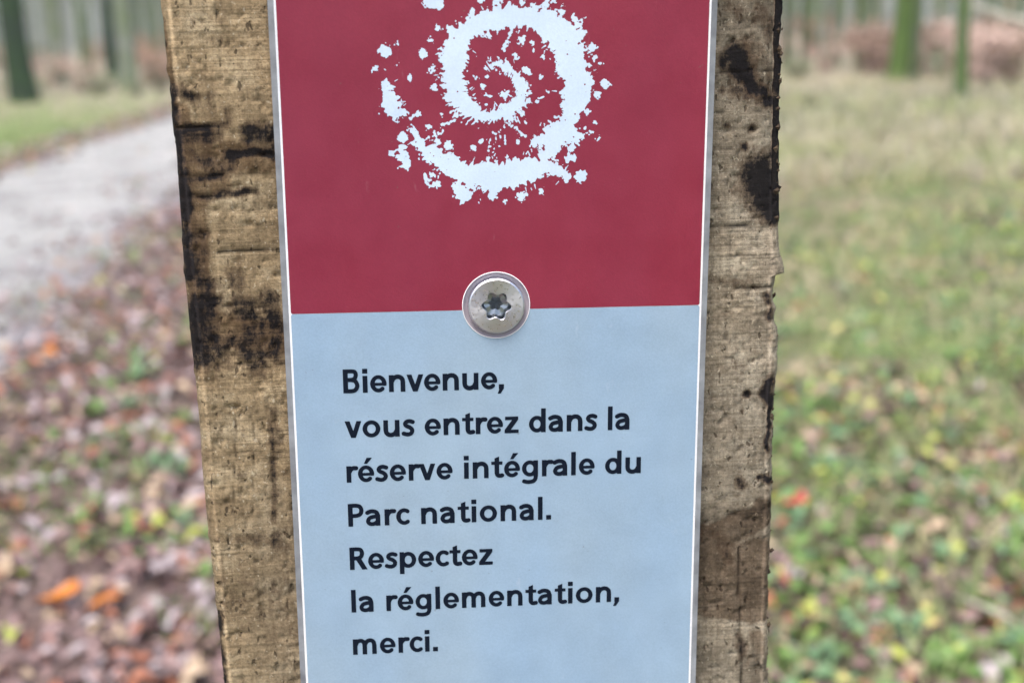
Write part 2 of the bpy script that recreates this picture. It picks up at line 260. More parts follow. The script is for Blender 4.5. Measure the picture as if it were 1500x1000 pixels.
def ground_material():
    m = mat('forest_floor', .95, spec=.2); k = NT(m)
    P = k.pos(); sx = k.n('SeparateXYZ'); k.l(P, sx.inputs[0])
    n1 = k.noise(P, .8, 5, .6); n2 = k.noise(P, 6, 5, .7); n3 = k.noise(P, 38, 4, .7); n4 = k.noise(P, .14, 4)
    litter = k.ramp(n3, [(.25, (.05, .032, .026)), (.45, (.15, .10, .085)), (.6, (.26, .19, .17)), (.78, (.36, .29, .27))])
    grass = k.ramp(n3, [(.25, (.035, .035, .02)), (.42, (.11, .115, .06)), (.6, (.25, .235, .14)), (.8, (.38, .33, .23))])
    lush = k.ramp(n2, [(.3, (.10, .15, .04)), (.5, (.20, .28, .08)), (.75, (.32, .37, .13))])
    wobble = k.math('MULTIPLY', k.math('SUBTRACT', n1, .5), 2.2)
    x = k.math('ADD', sx.outputs[0], wobble)
    c = k.mix(k.rng(x, -.3, 1.0), litter, grass)                                   # litter by the path, grass beyond the post
    c = k.mix(k.rng(k.math('ADD', n1, k.math('MULTIPLY', n2, .3)), .62, .8, 0, .5), c, lush)
    verge = k.mix(k.rng(n2, .35, .7), lush, grass)
    c = k.mix(k.rng(x, -3.6, -4.7), c, verge)
    wood = k.ramp(k.math('ADD', k.math('MULTIPLY', n2, .6), k.math('MULTIPLY', n4, .5)), [(.35, (.22, .22, .13)), (.55, (.36, .31, .22)), (.75, (.44, .34, .26))])
    d = k.math('ADD', sx.outputs[1], k.math('MULTIPLY', wobble, 2))
    c = k.mix(k.rng(d, 17, 25), c, wood)
    k.color(c); k.bump(k.math('ADD', n3, k.math('MULTIPLY', n2, 2)), .03, .8); return m

def gravel_material():
    m = mat('pale_gravel', .95, spec=.2); k = NT(m)
    P = k.pos(); n3 = k.noise(P, 55, 5, .75); n1 = k.noise(P, 1.6, 5, .65)
    v = k.n('TexVoronoi'); v.inputs['Scale'].default_value = 42; k.l(P, v.inputs['Vector'])
    c = k.ramp(n3, [(.25, (.24, .235, .225)), (.5, (.385, .375, .352)), (.75, (.53, .52, .495))])
    c = k.mix(1, c, k.ramp(n1, [(.32, (.52, .50, .50)), (.48, (.95, .95, .95)), (.68, (1.18, 1.18, 1.17))]), 'MULTIPLY')
    sp = k.n('SeparateXYZ'); k.l(P, sp.inputs[0]); n2 = k.noise(P, 5, 5, .7)       # trodden leaf mould along the near edge
    f = k.rng(k.math('ADD', sp.outputs[0], k.math('MULTIPLY', k.math('SUBTRACT', n2, .5), 1.6)), -2.1, -1.4, 0, .75)
    c = k.mix(f, c, k.ramp(n3, [(.3, (.15, .125, .13)), (.7, (.36, .32, .335))]))
    k.color(c); k.bump(k.math('ADD', v.outputs[0], n3), .02, .7); return m

M_GROUND = ground_material(); M_GRAVEL = gravel_material()
ax_ = np.concatenate((-np.geomspace(14, 900, 22)[::-1], np.linspace(-13.5, 13.5, 91), np.geomspace(14, 900, 22)))
ay_ = np.concatenate((-np.geomspace(4, 900, 24)[::-1], np.linspace(-3.7, 30, 114), np.geomspace(31, 900, 22)))
GX, GY = np.meshgrid(ax_, ay_); GZ = ground_z(GX, GY)
inpath = (GX > PATH_L + .1) & (GX < PATH_R - .1); GZ = np.where(inpath, GZ - .05, GZ)
nx, ny = len(ax_), len(ay_)
V = np.stack((GX, GY, GZ), -1).reshape(-1, 3)
idx = np.arange(nx * ny).reshape(ny, nx)
Fc = np.stack((idx[:-1, :-1], idx[:-1, 1:], idx[1:, 1:], idx[1:, :-1]), -1).reshape(-1, 4)
tag(link('ground', mesh('ground', V, Fc, [M_GROUND], True)), kind='structure')
# the gravel path: a cambered strip with a crumbling edge
py_ = np.concatenate((np.linspace(-8, 34, 211), np.linspace(36, 140, 40))); pu = np.linspace(0, 1, 15)
PX = []; 
for y in py_:
    l = PATH_L + .35 * (float(fbm(np.array(y * .9), np.array(3.), 2)) - .5); r = PATH_R + .35 * (float(fbm(np.array(y * 1.1), np.array(8.), 4)) - .5)
    for u in pu:
        x = l + (r - l) * u; PX.append((x, y, float(ground_z(x, y)) + .012 + .03 * math.sin(math.pi * u) - (.05 if u in (0., 1.) else 0)))
idx = np.arange(len(PX)).reshape(len(py_), len(pu))
Fc = np.stack((idx[:-1, :-1], idx[:-1, 1:], idx[1:, 1:], idx[1:, :-1]), -1).reshape(-1, 4)
tag(link('gravel_path', mesh('gravel_path', PX, Fc, [M_GRAVEL], True)), kind='structure')

# ---------------------------------------------------------------- the post
PL, PR, PD = -.0591, .0561, .092           # left and right edge, depth
Z0, Z1 = -SCREW_Z - .35, .235              # foot in the ground, sawn top
def build_post():
    zs = np.concatenate((np.linspace(Z0, -.13, 70), np.arange(-.1295, .0905, .0005), np.linspace(.094, Z1, 26)))
    fx = np.linspace(PL + .0016, PR - .0016, 228)
    prof = []                                                  # (x, y, nx, ny) counter-clockwise seen from above, front first
    for x in fx: prof.append((x, 0, 0, -1))
    def corner(cx, cy, a0):
        for t in np.linspace(0, math.pi / 2, 6): prof.append((cx + .0016 * math.cos(a0 + t), cy + .0016 * math.sin(a0 + t), math.cos(a0 + t), math.sin(a0 + t)))
    corner(PR - .0016, .0016, -math.pi / 2)
    for y in np.linspace(.004, PD - .004, 24): prof.append((PR, y, 1, 0))
    corner(PR - .0016, PD - .0016, 0)
    for x in np.linspace(PR - .004, PL + .004, 20): prof.append((x, PD, 0, 1))
    corner(PL + .0016, PD - .0016, math.pi / 2)
    for y in np.linspace(PD - .004, .004, 24): prof.append((PL, y, -1, 0))
    corner(PL + .0016, .0016, math.pi)
    prof = np.array(prof); n = len(prof)
    Z, I = np.meshgrid(zs, np.arange(n), indexing='ij')
    X = prof[I, 0].copy(); Y = prof[I, 1].copy(); NX = prof[I, 2]; NY = prof[I, 3]
    mm = 1000.
    xm, zm = X * mm, Z * mm
    # ragged arrises: chips and torn fibre, different on the two edges
    el = .55 * (fbm(zm * .06, zm * 0 + 2, 21, 5) - .5) + .8 * np.clip(vn(zm * .35, zm * 0 + 5, 22) - .72, 0, 1)
    er = 1.6 * (fbm(zm * .08, zm * 0 + 7, 31, 5) - .5) - 1.6 * np.clip(vn(zm * .30, zm * 0 + 3, 33) - .66, 0, 1) + .9 * np.clip(fbm(zm * .5, zm * 0 + 3, 34) - .55, 0, 1) - .5 * np.clip(fbm(zm * .9, zm * 0 + 9, 35) - .55, 0, 1)
    er = er + (1.5 * np.clip((9.5 - zm) / 5.5, 0, 1) ** 2 * (zm > 2.6) * (.6 + .8 * fbm(zm * .9, zm * 0 + 1, 36))) - .8 * np.exp(-((zm + 1.) / 4) ** 2)
    wl_ = np.clip((PL * mm + 4 - xm) / 4, 0, 1) ** 1.5; wr_ = np.clip((xm - PR * mm + 4) / 4, 0, 1) ** 1.5
    X -= el * wl_ / mm; X += er * wr_ / mm
    # relief of the sawn face
    front = np.clip(-NY, 0, 1)
    tilt = zm + .03 * xm
    saw = (fbm(tilt * .9, xm * .02, 41, 3) - .5) * .22 + (fbm(tilt * .22, xm * .015, 44, 2) - .5) * .2
    lump = (fbm(xm * .12, zm * .05, 51, 4) - .5) * .4
    fib = np.clip(fbm(xm * 1.3, zm * .8, 61, 3) - .6, 0, 1) * 1.2
    pits = -np.clip(fbm(xm * .9, zm * .7, 71, 3) - .62, 0, 1) * 3.0
    hid = (np.abs(xm) < 38) & (zm < 86) & (zm > -90)
    H = saw + lump + fib + pits + .02
    # rounded-off, worn arris on the right near the top
    wane = np.clip((xm - 51) / 5, 0, 1) ** 2 * np.clip((zm - 8) / 14, 0, 1)
    H = H - 2.2 * wane
    br = np.zeros_like(xm); st = np.zeros_like(xm); ck = np.zeros_like(xm)
    wx = xm + 1.6 * (fbm(xm * .35, zm * .35, 81, 3) - .5); wz = zm + 1.6 * (fbm(xm * .35, zm * .35, 91, 3) - .5)
    for pts, hw, s in STAINS:
        if s > 2: br = np.maximum(br, (s - 2) * np.clip(1.5 - stroke_d(wx, wz, [(a, b, 0) for a, b in pts]) / hw, 0, 1)); continue
        if hw < .36:
            D = stroke_d(xm + 0, wz * .35 + zm * .65, [(a, b, 0) for a, b in pts]); ck = np.maximum(ck, s * np.clip(1.25 - D / (hw * .8), 0, 1))
        else:
            D = stroke_d(wx, wz, [(a, b, 0) for a, b in pts]); st = np.maximum(st, s * np.clip(1.3 - D / (hw * 1.5), 0, 1))
    H = H - .5 * np.clip(ck, 0, 1) - .25 * st
    H = np.where(hid, np.minimum(H, -.1), H)
    H = np.minimum(H, .35)
    side = .8 * (fbm((Y * mm) * .1, zm * .03, 95, 4) - .5)
    d = np.where(NY < -.2, H * front, side) / mm
    X += NX * d; Y += NY * d
    V = np.stack((X, Y, Z), -1).reshape(-1, 3)
    nz = len(zs); idx = np.arange(nz * n).reshape(nz, n); nxt = np.roll(idx, -1, 1)
    Fc = np.stack((idx[:-1], nxt[:-1], nxt[1:], idx[1:]), -1).reshape(-1, 4).tolist()
    Fc.append(list(range((nz - 1) * n, nz * n))); Fc.append(list(range(n - 1, -1, -1)))
    me = mesh('wooden_post', V, Fc, [M_WOOD], True)
    grey = np.clip(.42 + (xm - 5) / 75 + .5 * (fbm(xm * .03, zm * .03, 99, 3) - .5) + np.clip((-zm - 15) / 60, 0, .5), 0, 1)
    for nm, a in (('stain', st), ('brown', br), ('grey', grey), ('crack', np.clip(ck, 0, 1))):
        at = me.attributes.new(nm, 'FLOAT', 'POINT'); at.data.foreach_set('value', a.reshape(-1).astype(np.float32))
    return me
post = link('wooden_post', build_post(), loc=(0, 0, SCREW_Z))
tag(post, 'rough sawn wooden post with dark weather stains carrying the sign', 'post')
# torn fibres and specks standing off the arrises
V = []; Fc = []
for i in range(420):
    sd = 1 if rnd.random() < .7 else -1
    x = (PR if sd > 0 else PL) - sd * .0006; z = rnd.uniform(-.1, .075); y = rnd.uniform(.0006, .004); q = rnd.uniform(.0001, .0006 if sd > 0 else .0003) * (1.7 if rnd.random() < .06 else 1)
    ct = Vector((x + sd * rnd.uniform(-.0002, .0006), y, z)); b = len(V)
    V += [tuple(ct + Vector((rnd.uniform(.4, 1.5) * dx, rnd.uniform(.5, 1) * dy, rnd.uniform(.4, 1.8) * dz)) * q) for dx, dy, dz in ((1, 0, 0), (-1, 0, 0), (0, 1, 0), (0, -1, 0), (.4, 0, 1), (.2, 0, -1))]
    Fc += [tuple(b + t for t in f) for f in ((0, 2, 4), (2, 1, 4), (1, 3, 4), (3, 0, 4), (2, 0, 5), (1, 2, 5), (3, 1, 5), (0, 3, 5))]
M_FIB = mat('torn_fibre', .9, (.30, .22, .14), .2); k = NT(M_FIB); k.color(k.ramp(k.noise(k.pos(), 160, 2), [(.35, (.02, .014, .012)), (.55, (.08, .055, .035)), (.7, (.3, .24, .17))]))
tag(link('torn_fibre', mesh('torn_fibre', V, Fc, [M_FIB]), post), kind='stuff')

# ---------------------------------------------------------------- the sign
SIGN = bpy.data.objects.new('sign', None); COL.objects.link(SIGN); SIGN.empty_display_size = .05
SIGN.location = (0, 0, SCREW_Z); SIGN.rotation_euler = (0, .02256, 0)
tag(SIGN, 'crimson and pale blue sign panel with white spiral emblem screwed to the wooden post', 'sign')
HX, HZ, HR = -.31, .17, 6.42               # the screw hole
THICK = 4.0
def bow(v): return -.65 * (v * v) / 4900.  # the plate is drawn in at its screw
def to_sign(V2, off):                      # millimetres on the plate -> metres, following its bow
    return [(x / 1000, (-THICK - off + bow(z)) / 1000, z / 1000) for x, z in V2]
def rect_hole(hw, z0, z1, r, step=.5, rc=.0):
    xs = np.arange(-hw - step * 1.3, hw + step * 1.5, step)
    zs = np.arange(z0 - step * 1.3, z1 + step * 1.5, step)
    fine = np.arange(HZ - 7.4, HZ + 7.4, .13); zs = np.unique(np.concatenate((zs[(zs < HZ - 7.4) | (zs > HZ + 7.4)], fine)))
    finx = np.arange(HX - 7.4, HX + 7.4, .13); xs = np.unique(np.concatenate((xs[(xs < HX - 7.4) | (xs > HX + 7.4)], finx)))
    X, Z = np.meshgrid(xs, zs); cx, cz = 0, (z0 + z1) / 2
    D = np.maximum(np.abs(X) - hw, np.abs(Z - cz) - (z1 - z0) / 2)
    D = np.maximum(D, r - np.hypot(X - HX, Z - HZ))
    return field_mesh(xs, zs, D)
ZB, ZT = -94., 90.
PW = 40.85
V2, Fc = rect_hole(PW, ZB, ZT, HR)
V = to_sign(V2, 0)
# rim of the plate: side walls and back
zr = np.linspace(ZB, ZT, 60)
for s in (-1, 1):
    for a, b in zip(zr[:-1], zr[1:]):
        q = len(V)
        V += [(s * PW / 1000, (-THICK + bow(a)) / 1000, a / 1000), (s * PW / 1000, (-THICK + bow(b)) / 1000, b / 1000), (s * PW / 1000, (-1. + bow(b)) / 1000, b / 1000), (s * PW / 1000, (-1. + bow(a)) / 1000, a / 1000)]
        Fc.append((q, q + 1, q + 2, q + 3) if s < 0 else (q + 3, q + 2, q + 1, q))
for z in (ZB, ZT):
    q = len(V); V += [(-PW / 1000, (-THICK + bow(z)) / 1000, z / 1000), (PW / 1000, (-THICK + bow(z)) / 1000, z / 1000), (PW / 1000, (-1 + bow(z)) / 1000, z / 1000), (-PW / 1000, (-1 + bow(z)) / 1000, z / 1000)]; Fc.append((q, q + 1, q + 2, q + 3))
for a, b in zip(zr[:-1], zr[1:]):
    q = len(V); V += [(-PW / 1000, (-1 + bow(a)) / 1000, a / 1000), (PW / 1000, (-1 + bow(a)) / 1000, a / 1000), (PW / 1000, (-1 + bow(b)) / 1000, b / 1000), (-PW / 1000, (-1 + bow(b)) / 1000, b / 1000)]; Fc.append((q + 3, q + 2, q + 1, q))
link('plate', mesh('plate', V, Fc, [M_ACRYL]), SIGN)
def print_part(name, data, off, m):
    V2, Fc = data; return link(name, mesh(name, to_sign(V2, off), Fc, [m]), SIGN)
print_part('white_border', rect_hole(39.75, ZB + 1.7, ZT - 1.7, HR), .05, M_WHITE)
BND = -.68
print_part('crimson_field', rect_hole(39.35, BND, ZT - 2.1, HR + .12), .10, M_RED)
print_part('pale_blue_field', rect_hole(39.35, ZB + 2.1, BND - .06, HR + .12), .10, M_BLUE)

# emblem: the brushed spiral
xs = np.arange(-27, 26, .115); zs = np.arange(15, 66, .115); X, Z = np.meshgrid(xs, zs)
n1 = fbm(X * .9, Z * .9, 101, 3) - .5; n2 = fbm(X * 2.6, Z * 2.6, 111, 2) - .5
ecx = sum(q[0] for q in EMBLEM[0][2:10]) / 8; ecz = sum(q[1] for q in EMBLEM[0][2:10]) / 8 + .6
th = np.arctan2(Z - ecz, X - ecx); rr_ = np.hypot(X - ecx, Z - ecz); n3 = fbm((th + 4) * 30, rr_ * .35, 141, 3) - .5
D = np.full(X.shape, 1e9)
Xw = X + .5 * (fbm(X * .8, Z * .8, 121, 3) - .5); Zw = Z + .5 * (fbm(X * .8, Z * .8, 131, 3) - .5)
for s in EMBLEM:
    thin = max(q[2] for q in s) < .5
    d = stroke_d(Xw, Zw, [(q[0], q[1], q[2] * .93) for q in s])
    D = np.minimum(D, d + .9 * n2 + .55 * n1 if thin else d + 1.1 * n1 + 1.3 * n2 + 1.9 * n3 + .16)
for x, z, r in DOTS:
    d = np.hypot(X - x, Z - z) - r; D = np.minimum(D, d + 1.1 * n2 + .5 * n1 + .5 * n3)
er = random.Random(3)                      # brush spatter thrown off the arms
for s in EMBLEM[:4]:
    for i in range(95 if len(s) > 20 else 48 if len(s) > 8 else 9):
        a = er.randrange(len(s) - 1); t = er.random(); p, q = s[a], s[a + 1]
        cx = p[0] + (q[0] - p[0]) * t; cz = p[1] + (q[1] - p[1]) * t; h = p[2] + (q[2] - p[2]) * t
        nx_, nz_ = -(q[1] - p[1]), q[0] - p[0]; L = math.hypot(nx_, nz_); sd = er.choice((-1, 1)); e = h + abs(er.gauss(0, .55)) * .8
        r = er.uniform(.06, .2); ox, oz = cx + sd * nx_ / L * e, cz + sd * nz_ / L * e
        if er.random() < .45: D = np.minimum(D, stroke_d(X, Z, [(ox, oz, r * .8), (ox + sd * nx_ / L * .5 + er.uniform(-.4, .4), oz + sd * nz_ / L * .5 + er.uniform(-.4, .4), .05)]))
        else: D = np.minimum(D, np.hypot(X - ox, (Z - oz)) - r + .4 * n2)
for i in range(26):                        # fleck holes in the thick paint
    a = er.choice(EMBLEM[0] + EMBLEM[1]); D = np.maximum(D, er.uniform(.06, .17) - np.hypot(X - a[0] - er.gauss(0, a[2] * .6), Z - a[1] - er.gauss(0, a[2] * .6)))
print_part('spiral_emblem', field_mesh(xs, zs, D), .15, M_EMB)

# lettering, drawn stroke by stroke (x height = 100)
def rc(x0, y0, x1, y1): return ('p', [(x0, y0), (x1, y0), (x1, y1), (x0, y1)])
def pg(*P):
    P = list(P); a = sum(p[0] * q[1] - q[0] * p[1] for p, q in zip(P, P[1:] + P[:1])); return ('p', P if a > 0 else P[::-1])
def arc(cx, cy, rx, ry, a0, a1, w=12.3, n=28, w2=None):
    return ('s', [(cx + rx * math.cos(math.radians(a0 + (a1 - a0) * i / n)), cy + ry * math.sin(math.radians(a0 + (a1 - a0) * i / n)),
                   w if w2 is None else w + (w2 - w) * abs(math.sin(math.radians(a0 + (a1 - a0) * i / n)))) for i in range(n + 1)])
def cr(P, w):                              # Catmull-Rom through points
    P = [P[0]] + list(P) + [P[-1]]; out = []
    for i in range(1, len(P) - 2):
        for j in range(8):
            t = j / 8; a, b, c, d = P[i - 1], P[i], P[i + 1], P[i + 2]
            out.append(tuple(.5 * (2 * b[q] + (c[q] - a[q]) * t + (2 * a[q] - 5 * b[q] + 4 * c[q] - d[q]) * t * t + (3 * b[q] - a[q] - 3 * c[q] + d[q]) * t ** 3) for q in (0, 1)) + (w,))
    out.append((*P[-2], w)); return ('s', out)
E_ = [arc(46, 50, 33.5, 39.5, 0, 312, 12.6, 34, 10.6), rc(14, 39, 91, 55)]
GLYPH = {   # advance side bearings (left, ink width, right), shapes
 'B': (13, 92, 10, [rc(0, 0, 26, 138), cr([(14, 127), (50, 127), (67, 122), (72, 104), (64, 84), (44, 77), (14, 77)], 11), cr([(40, 77), (66, 70), (79, 43), (68, 18), (48, 11), (14, 11)], 11.4), rc(14, 67, 50, 86)]),
 'P': (13, 90, 4, [rc(0, 0, 26, 138), cr([(14, 127), (48, 127), (69, 119), (77, 97), (69, 74), (46, 65), (14, 65)], 11.6)]),
 'R': (13, 98, 4, [rc(0, 0, 26, 138), cr([(14, 127), (48, 127), (65, 121), (72, 101), (65, 80), (46, 71), (14, 71)], 11.6), pg((33, 68), (62, 74), (101, 0), (71, 0))]),
 'i': (13, 26, 13, [rc(0, 0, 26, 98), rc(-1, 113, 27, 139)]),
 'l': (13, 26, 13, [rc(0, 0, 26, 142)]),
 'e': (8, 91, 7, E_), 'é': (8, 91, 7, E_ + [pg((36, 111), (53, 111), (82, 146), (52, 146))]),
 'n': (13, 91, 13, [rc(0, 0, 25.5, 98), cr([(16, 62), (26, 79), (44, 88), (62, 86), (75, 74), (78.5, 56), (78.5, 40)], 12.4), rc(65.8, 0, 91.3, 58)]),
 'm': (13, 139, 13, [rc(0, 0, 25.5, 98), cr([(16, 62), (24, 79), (40, 88), (56, 85), (66, 74), (69, 56)], 12.2), rc(56.5, 0, 82, 58), cr([(71, 62), (80, 79), (96, 88), (112, 86), (123, 74), (126, 56)], 12.2), rc(113.5, 0, 139, 58)]),
 'u': (13, 91, 13, [rc(65.5, 0, 91, 98), cr([(75, 36), (65, 19), (47, 10), (29, 12), (16, 24), (12.7, 42), (12.7, 58)], 12.4), rc(0, 40, 25.5, 98)]),
 'v': (2, 93, 2, [pg((0, 98), (27, 98), (60, 0), (34, 0)), pg((93, 98), (67, 98), (34, 0), (60, 0))]),
 'o': (8, 101, 8, [arc(50.5, 50, 37.5, 39.3, 0, 360, 12.8, 40, 11)]),
 's': (8, 66, 6, [cr([(58, 84), (40, 89.5), (22, 85), (14.5, 73), (22, 61), (40, 52), (53, 39), (52, 23), (39, 12), (22, 11), (5, 16)], 11.4)]),
 't': (6, 64, 4, [rc(19, 26, 44.5, 98), pg((19, 95), (44.5, 95), (44.5, 128), (19, 118)), rc(0, 80, 64, 98), cr([(31.7, 34), (34, 19), (45, 11.5), (62, 13.5)], 12)]),
 'r': (13, 58, 1, [rc(0, 0, 25.5, 98), cr([(15, 60), (24, 76), (38, 86), (55, 86)], 12.2)]),
 'z': (7, 80, 7, [rc(3, 79, 78, 98), rc(0, 0, 80, 19), pg((0, 14), (0, 19), (48, 84), (78, 84), (78, 80), (32, 16))]),
 'd': (8, 96, 13, [rc(70.5, 0, 96, 142), arc(46, 49, 33.5, 38.5, 0, 360, 12.6, 36, 11)]),
 'p': (13, 96, 8, [rc(0, -38, 25.5, 98), arc(50, 49, 33.5, 38.5, 0, 360, 12.6, 36, 11)]),
 'g': (8, 93, 13, [arc(46, 50, 33.5, 37.8, 0, 360, 12.4, 36, 10.8), rc(67.5, 0, 93, 98), cr([(80.2, 6), (78, -14), (66, -28), (46, -32.5), (28, -32), (12, -28)], 11.4)]),
 'a': (7, 83, 13, [rc(57.5, 0, 83, 62), cr([(10, 81), (28, 88.5), (47, 88.5), (63, 80), (70.2, 62)], 12), cr([(70, 58), (46, 55.5), (23, 48), (12.5, 30), (19, 15.5), (34, 10.5), (52, 14), (68, 26)], 11.4)]),
 'c': (8, 76, 3, [arc(46, 50, 33.5, 39.3, 54, 306, 12.6, 30, 11)]),
 ',': (9, 28, 10, [rc(0, 0, 28, 27), pg((6, 6), (28, 12), (28, 3), (9, -27), (-7, -27))]),
 '.': (9, 28, 10, [rc(0, 0, 28, 27)]), ' ': (0, 52, 0, [])}
def set_line(text, x0, base, xe):
    s = 3.40 / 100; n = len(text)
    tot = sum(sum(GLYPH[c][:3]) for c in text) - GLYPH[text[0]][0] - GLYPH[text[-1]][2]
    ls = ((xe - x0) / s - tot) / (n - 1)                           # letter spacing that brings the line to its length
    pen = -GLYPH[text[0]][0]; V = []; Fc = []
    for c in text:
        l, w, r, shp = GLYPH[c]; ox = pen + l
        if shp:
            xs = np.arange(-12, w + 14, 1.9); ys = np.arange(-52, 156, 1.9); X, Y = np.meshgrid(xs, ys); D = np.full(X.shape, 1e9)
            for kd, q in shp: D = np.minimum(D, (poly_d(X, Y, q) if kd == 'p' else stroke_d(X, Y, q)))
            V2, F2 = field_mesh(xs, ys, D - .8); b = len(V)
            V += [(x0 + (ox + x) * s, base + y * s) for x, y in V2]; Fc += [tuple(i + b for i in f) for f in F2]
        pen += l + w + r + ls
    print('line', text, 'letter spacing', round(ls, 1))
    return V, Fc
for t, base, xe in (('Bienvenue,', -16.5, 1.05), ('vous entrez dans la', -25.55, 25.95), ('réserve intégrale du', -34.72, 28.4), ('Parc national.', -43.9, 10.35),
                    ('Respectez', -53.08, -1.45), ('la réglementation,', -62.25, 24.4), ('merci.', -71.5, -12.85)):
    o = print_part('text_line', set_line(t, -30.0, base, xe), .15, M_INK); o['label'] = 'printed words ' + t.rstrip('.,')

# moulded recess round the screw
N = 96
def lathe(prof, cx, cz, cap=False):
    V = []; Fc = []
    for r, y in prof:
        for i in range(N):
            a = 2 * math.pi * i / N; V.append(((cx + r * math.cos(a)) / 1000, y / 1000, (cz + r * math.sin(a)) / 1000))
    for j in range(len(prof) - 1):
        for i in range(N): Fc.append((j * N + i, j * N + (i + 1) % N, (j + 1) * N + (i + 1) % N, (j + 1) * N + i))
    return V, Fc
V, Fc = lathe([(6.55, -4.08), (6.53, -4.22), (6.46, -4.27), (6.39, -4.24), (6.30, -4.12), (6.05, -3.75), (5.6, -3.5), (4.2, -3.45)], HX, HZ)
hole = link('screw_hole_rim', mesh('screw_hole_rim', V[N * 3:], [tuple(q - 3 * N for q in f) for f in Fc if min(f) >= 3 * N], [M_RING], True), SIGN)
link('bright_lip', mesh('bright_lip', V[:N * 4], [f for f in Fc if max(f) < 4 * N], [M_WHITE], True), hole)

# ---------------------------------------------------------------- the screw
SCREW = bpy.data.objects.new('screw', None); COL.objects.link(SCREW); SCREW.empty_display_size = .01
SCREW.matrix_world = SIGN.matrix_world
SCREW.location = SIGN.location; SCREW.rotation_euler = SIGN.rotation_euler
tag(SCREW, 'steel screw with six lobed star socket holding the sign to the post', 'screw')
sx_, sz_ = HX, HZ
def star(a): return 2.48 + .36 * math.cos(6 * a + .5)
V, Fc = lathe([(5.1, -3.4), (5.40, -3.6), (5.43, -4.65), (5.34, -4.95), (5.1, -5.14), (3.6, -5.17)], sx_, sz_)
b = len(V)
for dr, y in ((.10, -5.17), (.0, -5.08)):
    for i in range(N):
        a = 2 * math.pi * i / N; r = star(a) + dr; V.append(((sx_ + r * math.cos(a)) / 1000, y / 1000, (sz_ + r * math.sin(a)) / 1000))
for j in (-1, 0):
    for i in range(N): Fc.append((b + j * N + i, b + j * N + (i + 1) % N, b + (j + 1) * N + (i + 1) % N, b + (j + 1) * N + i))
link('head', mesh('head', V, Fc, [M_STEEL], False), SCREW)
V = []; Fc = []
prof = [(1., -5.08), (.985, -4.2), (.95, -2.6), (.5, -2.3), (.02, -1.2)]
for f, y in prof:
    for i in range(N):
        a = 2 * math.pi * i / N; r = star(a) * f; V.append(((sx_ + r * math.cos(a)) / 1000, y / 1000, (sz_ + r * math.sin(a)) / 1000))
for j in range(len(prof) - 1):
    for i in range(N): Fc.append((j * N + i, j * N + (i + 1) % N, (j + 1) * N + (i + 1) % N, (j + 1) * N + i))
link('star_socket', mesh('star_socket', V, Fc, [M_SOCK]), SCREW)
V, Fc = lathe([(2.3, -3.4), (2.3, 20), (1.9, 34), (.02, 40)], sx_, sz_)
link('shank', mesh('shank', V, Fc, [M_STEEL], True), SCREW)

# ---------------------------------------------------------------- fallen leaves
LEAF = {'mauve_brown': ((.19, .115, .10), (.32, .215, .20)), 'pale_grey': ((.35, .28, .28), (.52, .45, .455)), 'dark_brown': ((.05, .026, .022), (.11, .055, .045)),
        'russet': ((.28, .095, .05), (.40, .16, .085)), 'tan': ((.40, .28, .18), (.52, .40, .27)), 'orange': ((.50, .14, .015), (.58, .22, .03)),
        'yellow_green': ((.36, .40, .06), (.50, .52, .13)), 'yellow': ((.55, .47, .13), (.62, .56, .22)), 'green': ((.085, .165, .032), (.18, .30, .07)), 'red': ((.40, .04, .04), (.50, .09, .07)), 'blue_green': ((.085, .17, .075), (.19, .31, .15))}
LM = {n: leaf_material('leaf_' + n, *c) for n, c in LEAF.items()}
LNAMES = list(LEAF)
def leaf_geo(r, L=.07, wide=.5):
    """one curled leaf: midrib folded, edge waved; flat at the origin, along +x"""
    n = 5; V = []; Fc = []; c1 = r.uniform(-1.2, 1.6); fold = r.uniform(.1, .8); tw = r.uniform(-.6, .6)
    for i in range(n + 1):
        t = i / n; w = L * wide * (math.sin(math.pi * (t * .92 + .04)) ** .75) * (1.15 - .4 * t) * r.uniform(.88, 1.1) * .5 + (.0015 if i in (0, n) else 0)
        x = L * (t - .5); z = .012 + c1 * L * (t - .5) ** 2 * .9
        for s in (-1, 0, 1): V.append((x, s * w, z + abs(s) * w * fold + s * w * tw * (t - .5) + r.uniform(-.002, .002)))
    for i in range(n):
        a = i * 3; Fc += [(a, a + 3, a + 4, a + 1), (a + 1, a + 4, a + 5, a + 2)]
    q = len(V); V += [(L * .5, .0008, V[-2][2]), (L * .5, -.0008, V[-2][2]), (L * .72, 0, V[-2][2] + .006)]; Fc.append((q, q + 1, q + 2))
    zmin = min(v[2] for v in V); V = [(x, y, z - zmin + .001) for x, y, z in V]
    return V, Fc
lr = random.Random(5)
LSHAPE = [leaf_geo(lr, .07, lr.uniform(.5, .75)) for _ in range(9)]
LMESH = {n: [mesh('fallen_leaf', v, f, [LM[n]], True) for v, f in LSHAPE[:4]] for n in LNAMES}
def pick(table):
    t = rnd.random() * sum(w for _, w in table)
    for n, w in table:
        t -= w
        if t <= 0: return n
    return table[-1][0]
T_LIT = [('mauve_brown', 44), ('pale_grey', 15), ('dark_brown', 21), ('russet', 12), ('tan', 8), ('orange', .5), ('yellow_green', 1), ('green', 3)]
T_GRS = [('mauve_brown', 22), ('pale_grey', 4), ('dark_brown', 22), ('russet', 5), ('tan', 13), ('orange', .4), ('yellow_green', 6), ('yellow', 3), ('green', 22), ('blue_green', 14)]
T_GRM = [('mauve_brown', 10), ('tan', 26), ('russet', 4), ('dark_brown', 8), ('yellow_green', 7), ('yellow', 3), ('green', 26), ('blue_green', 10)]
Rm = np.array([right, down, fwd]); Ce = np.array([-.01549, -.23937, EYE])
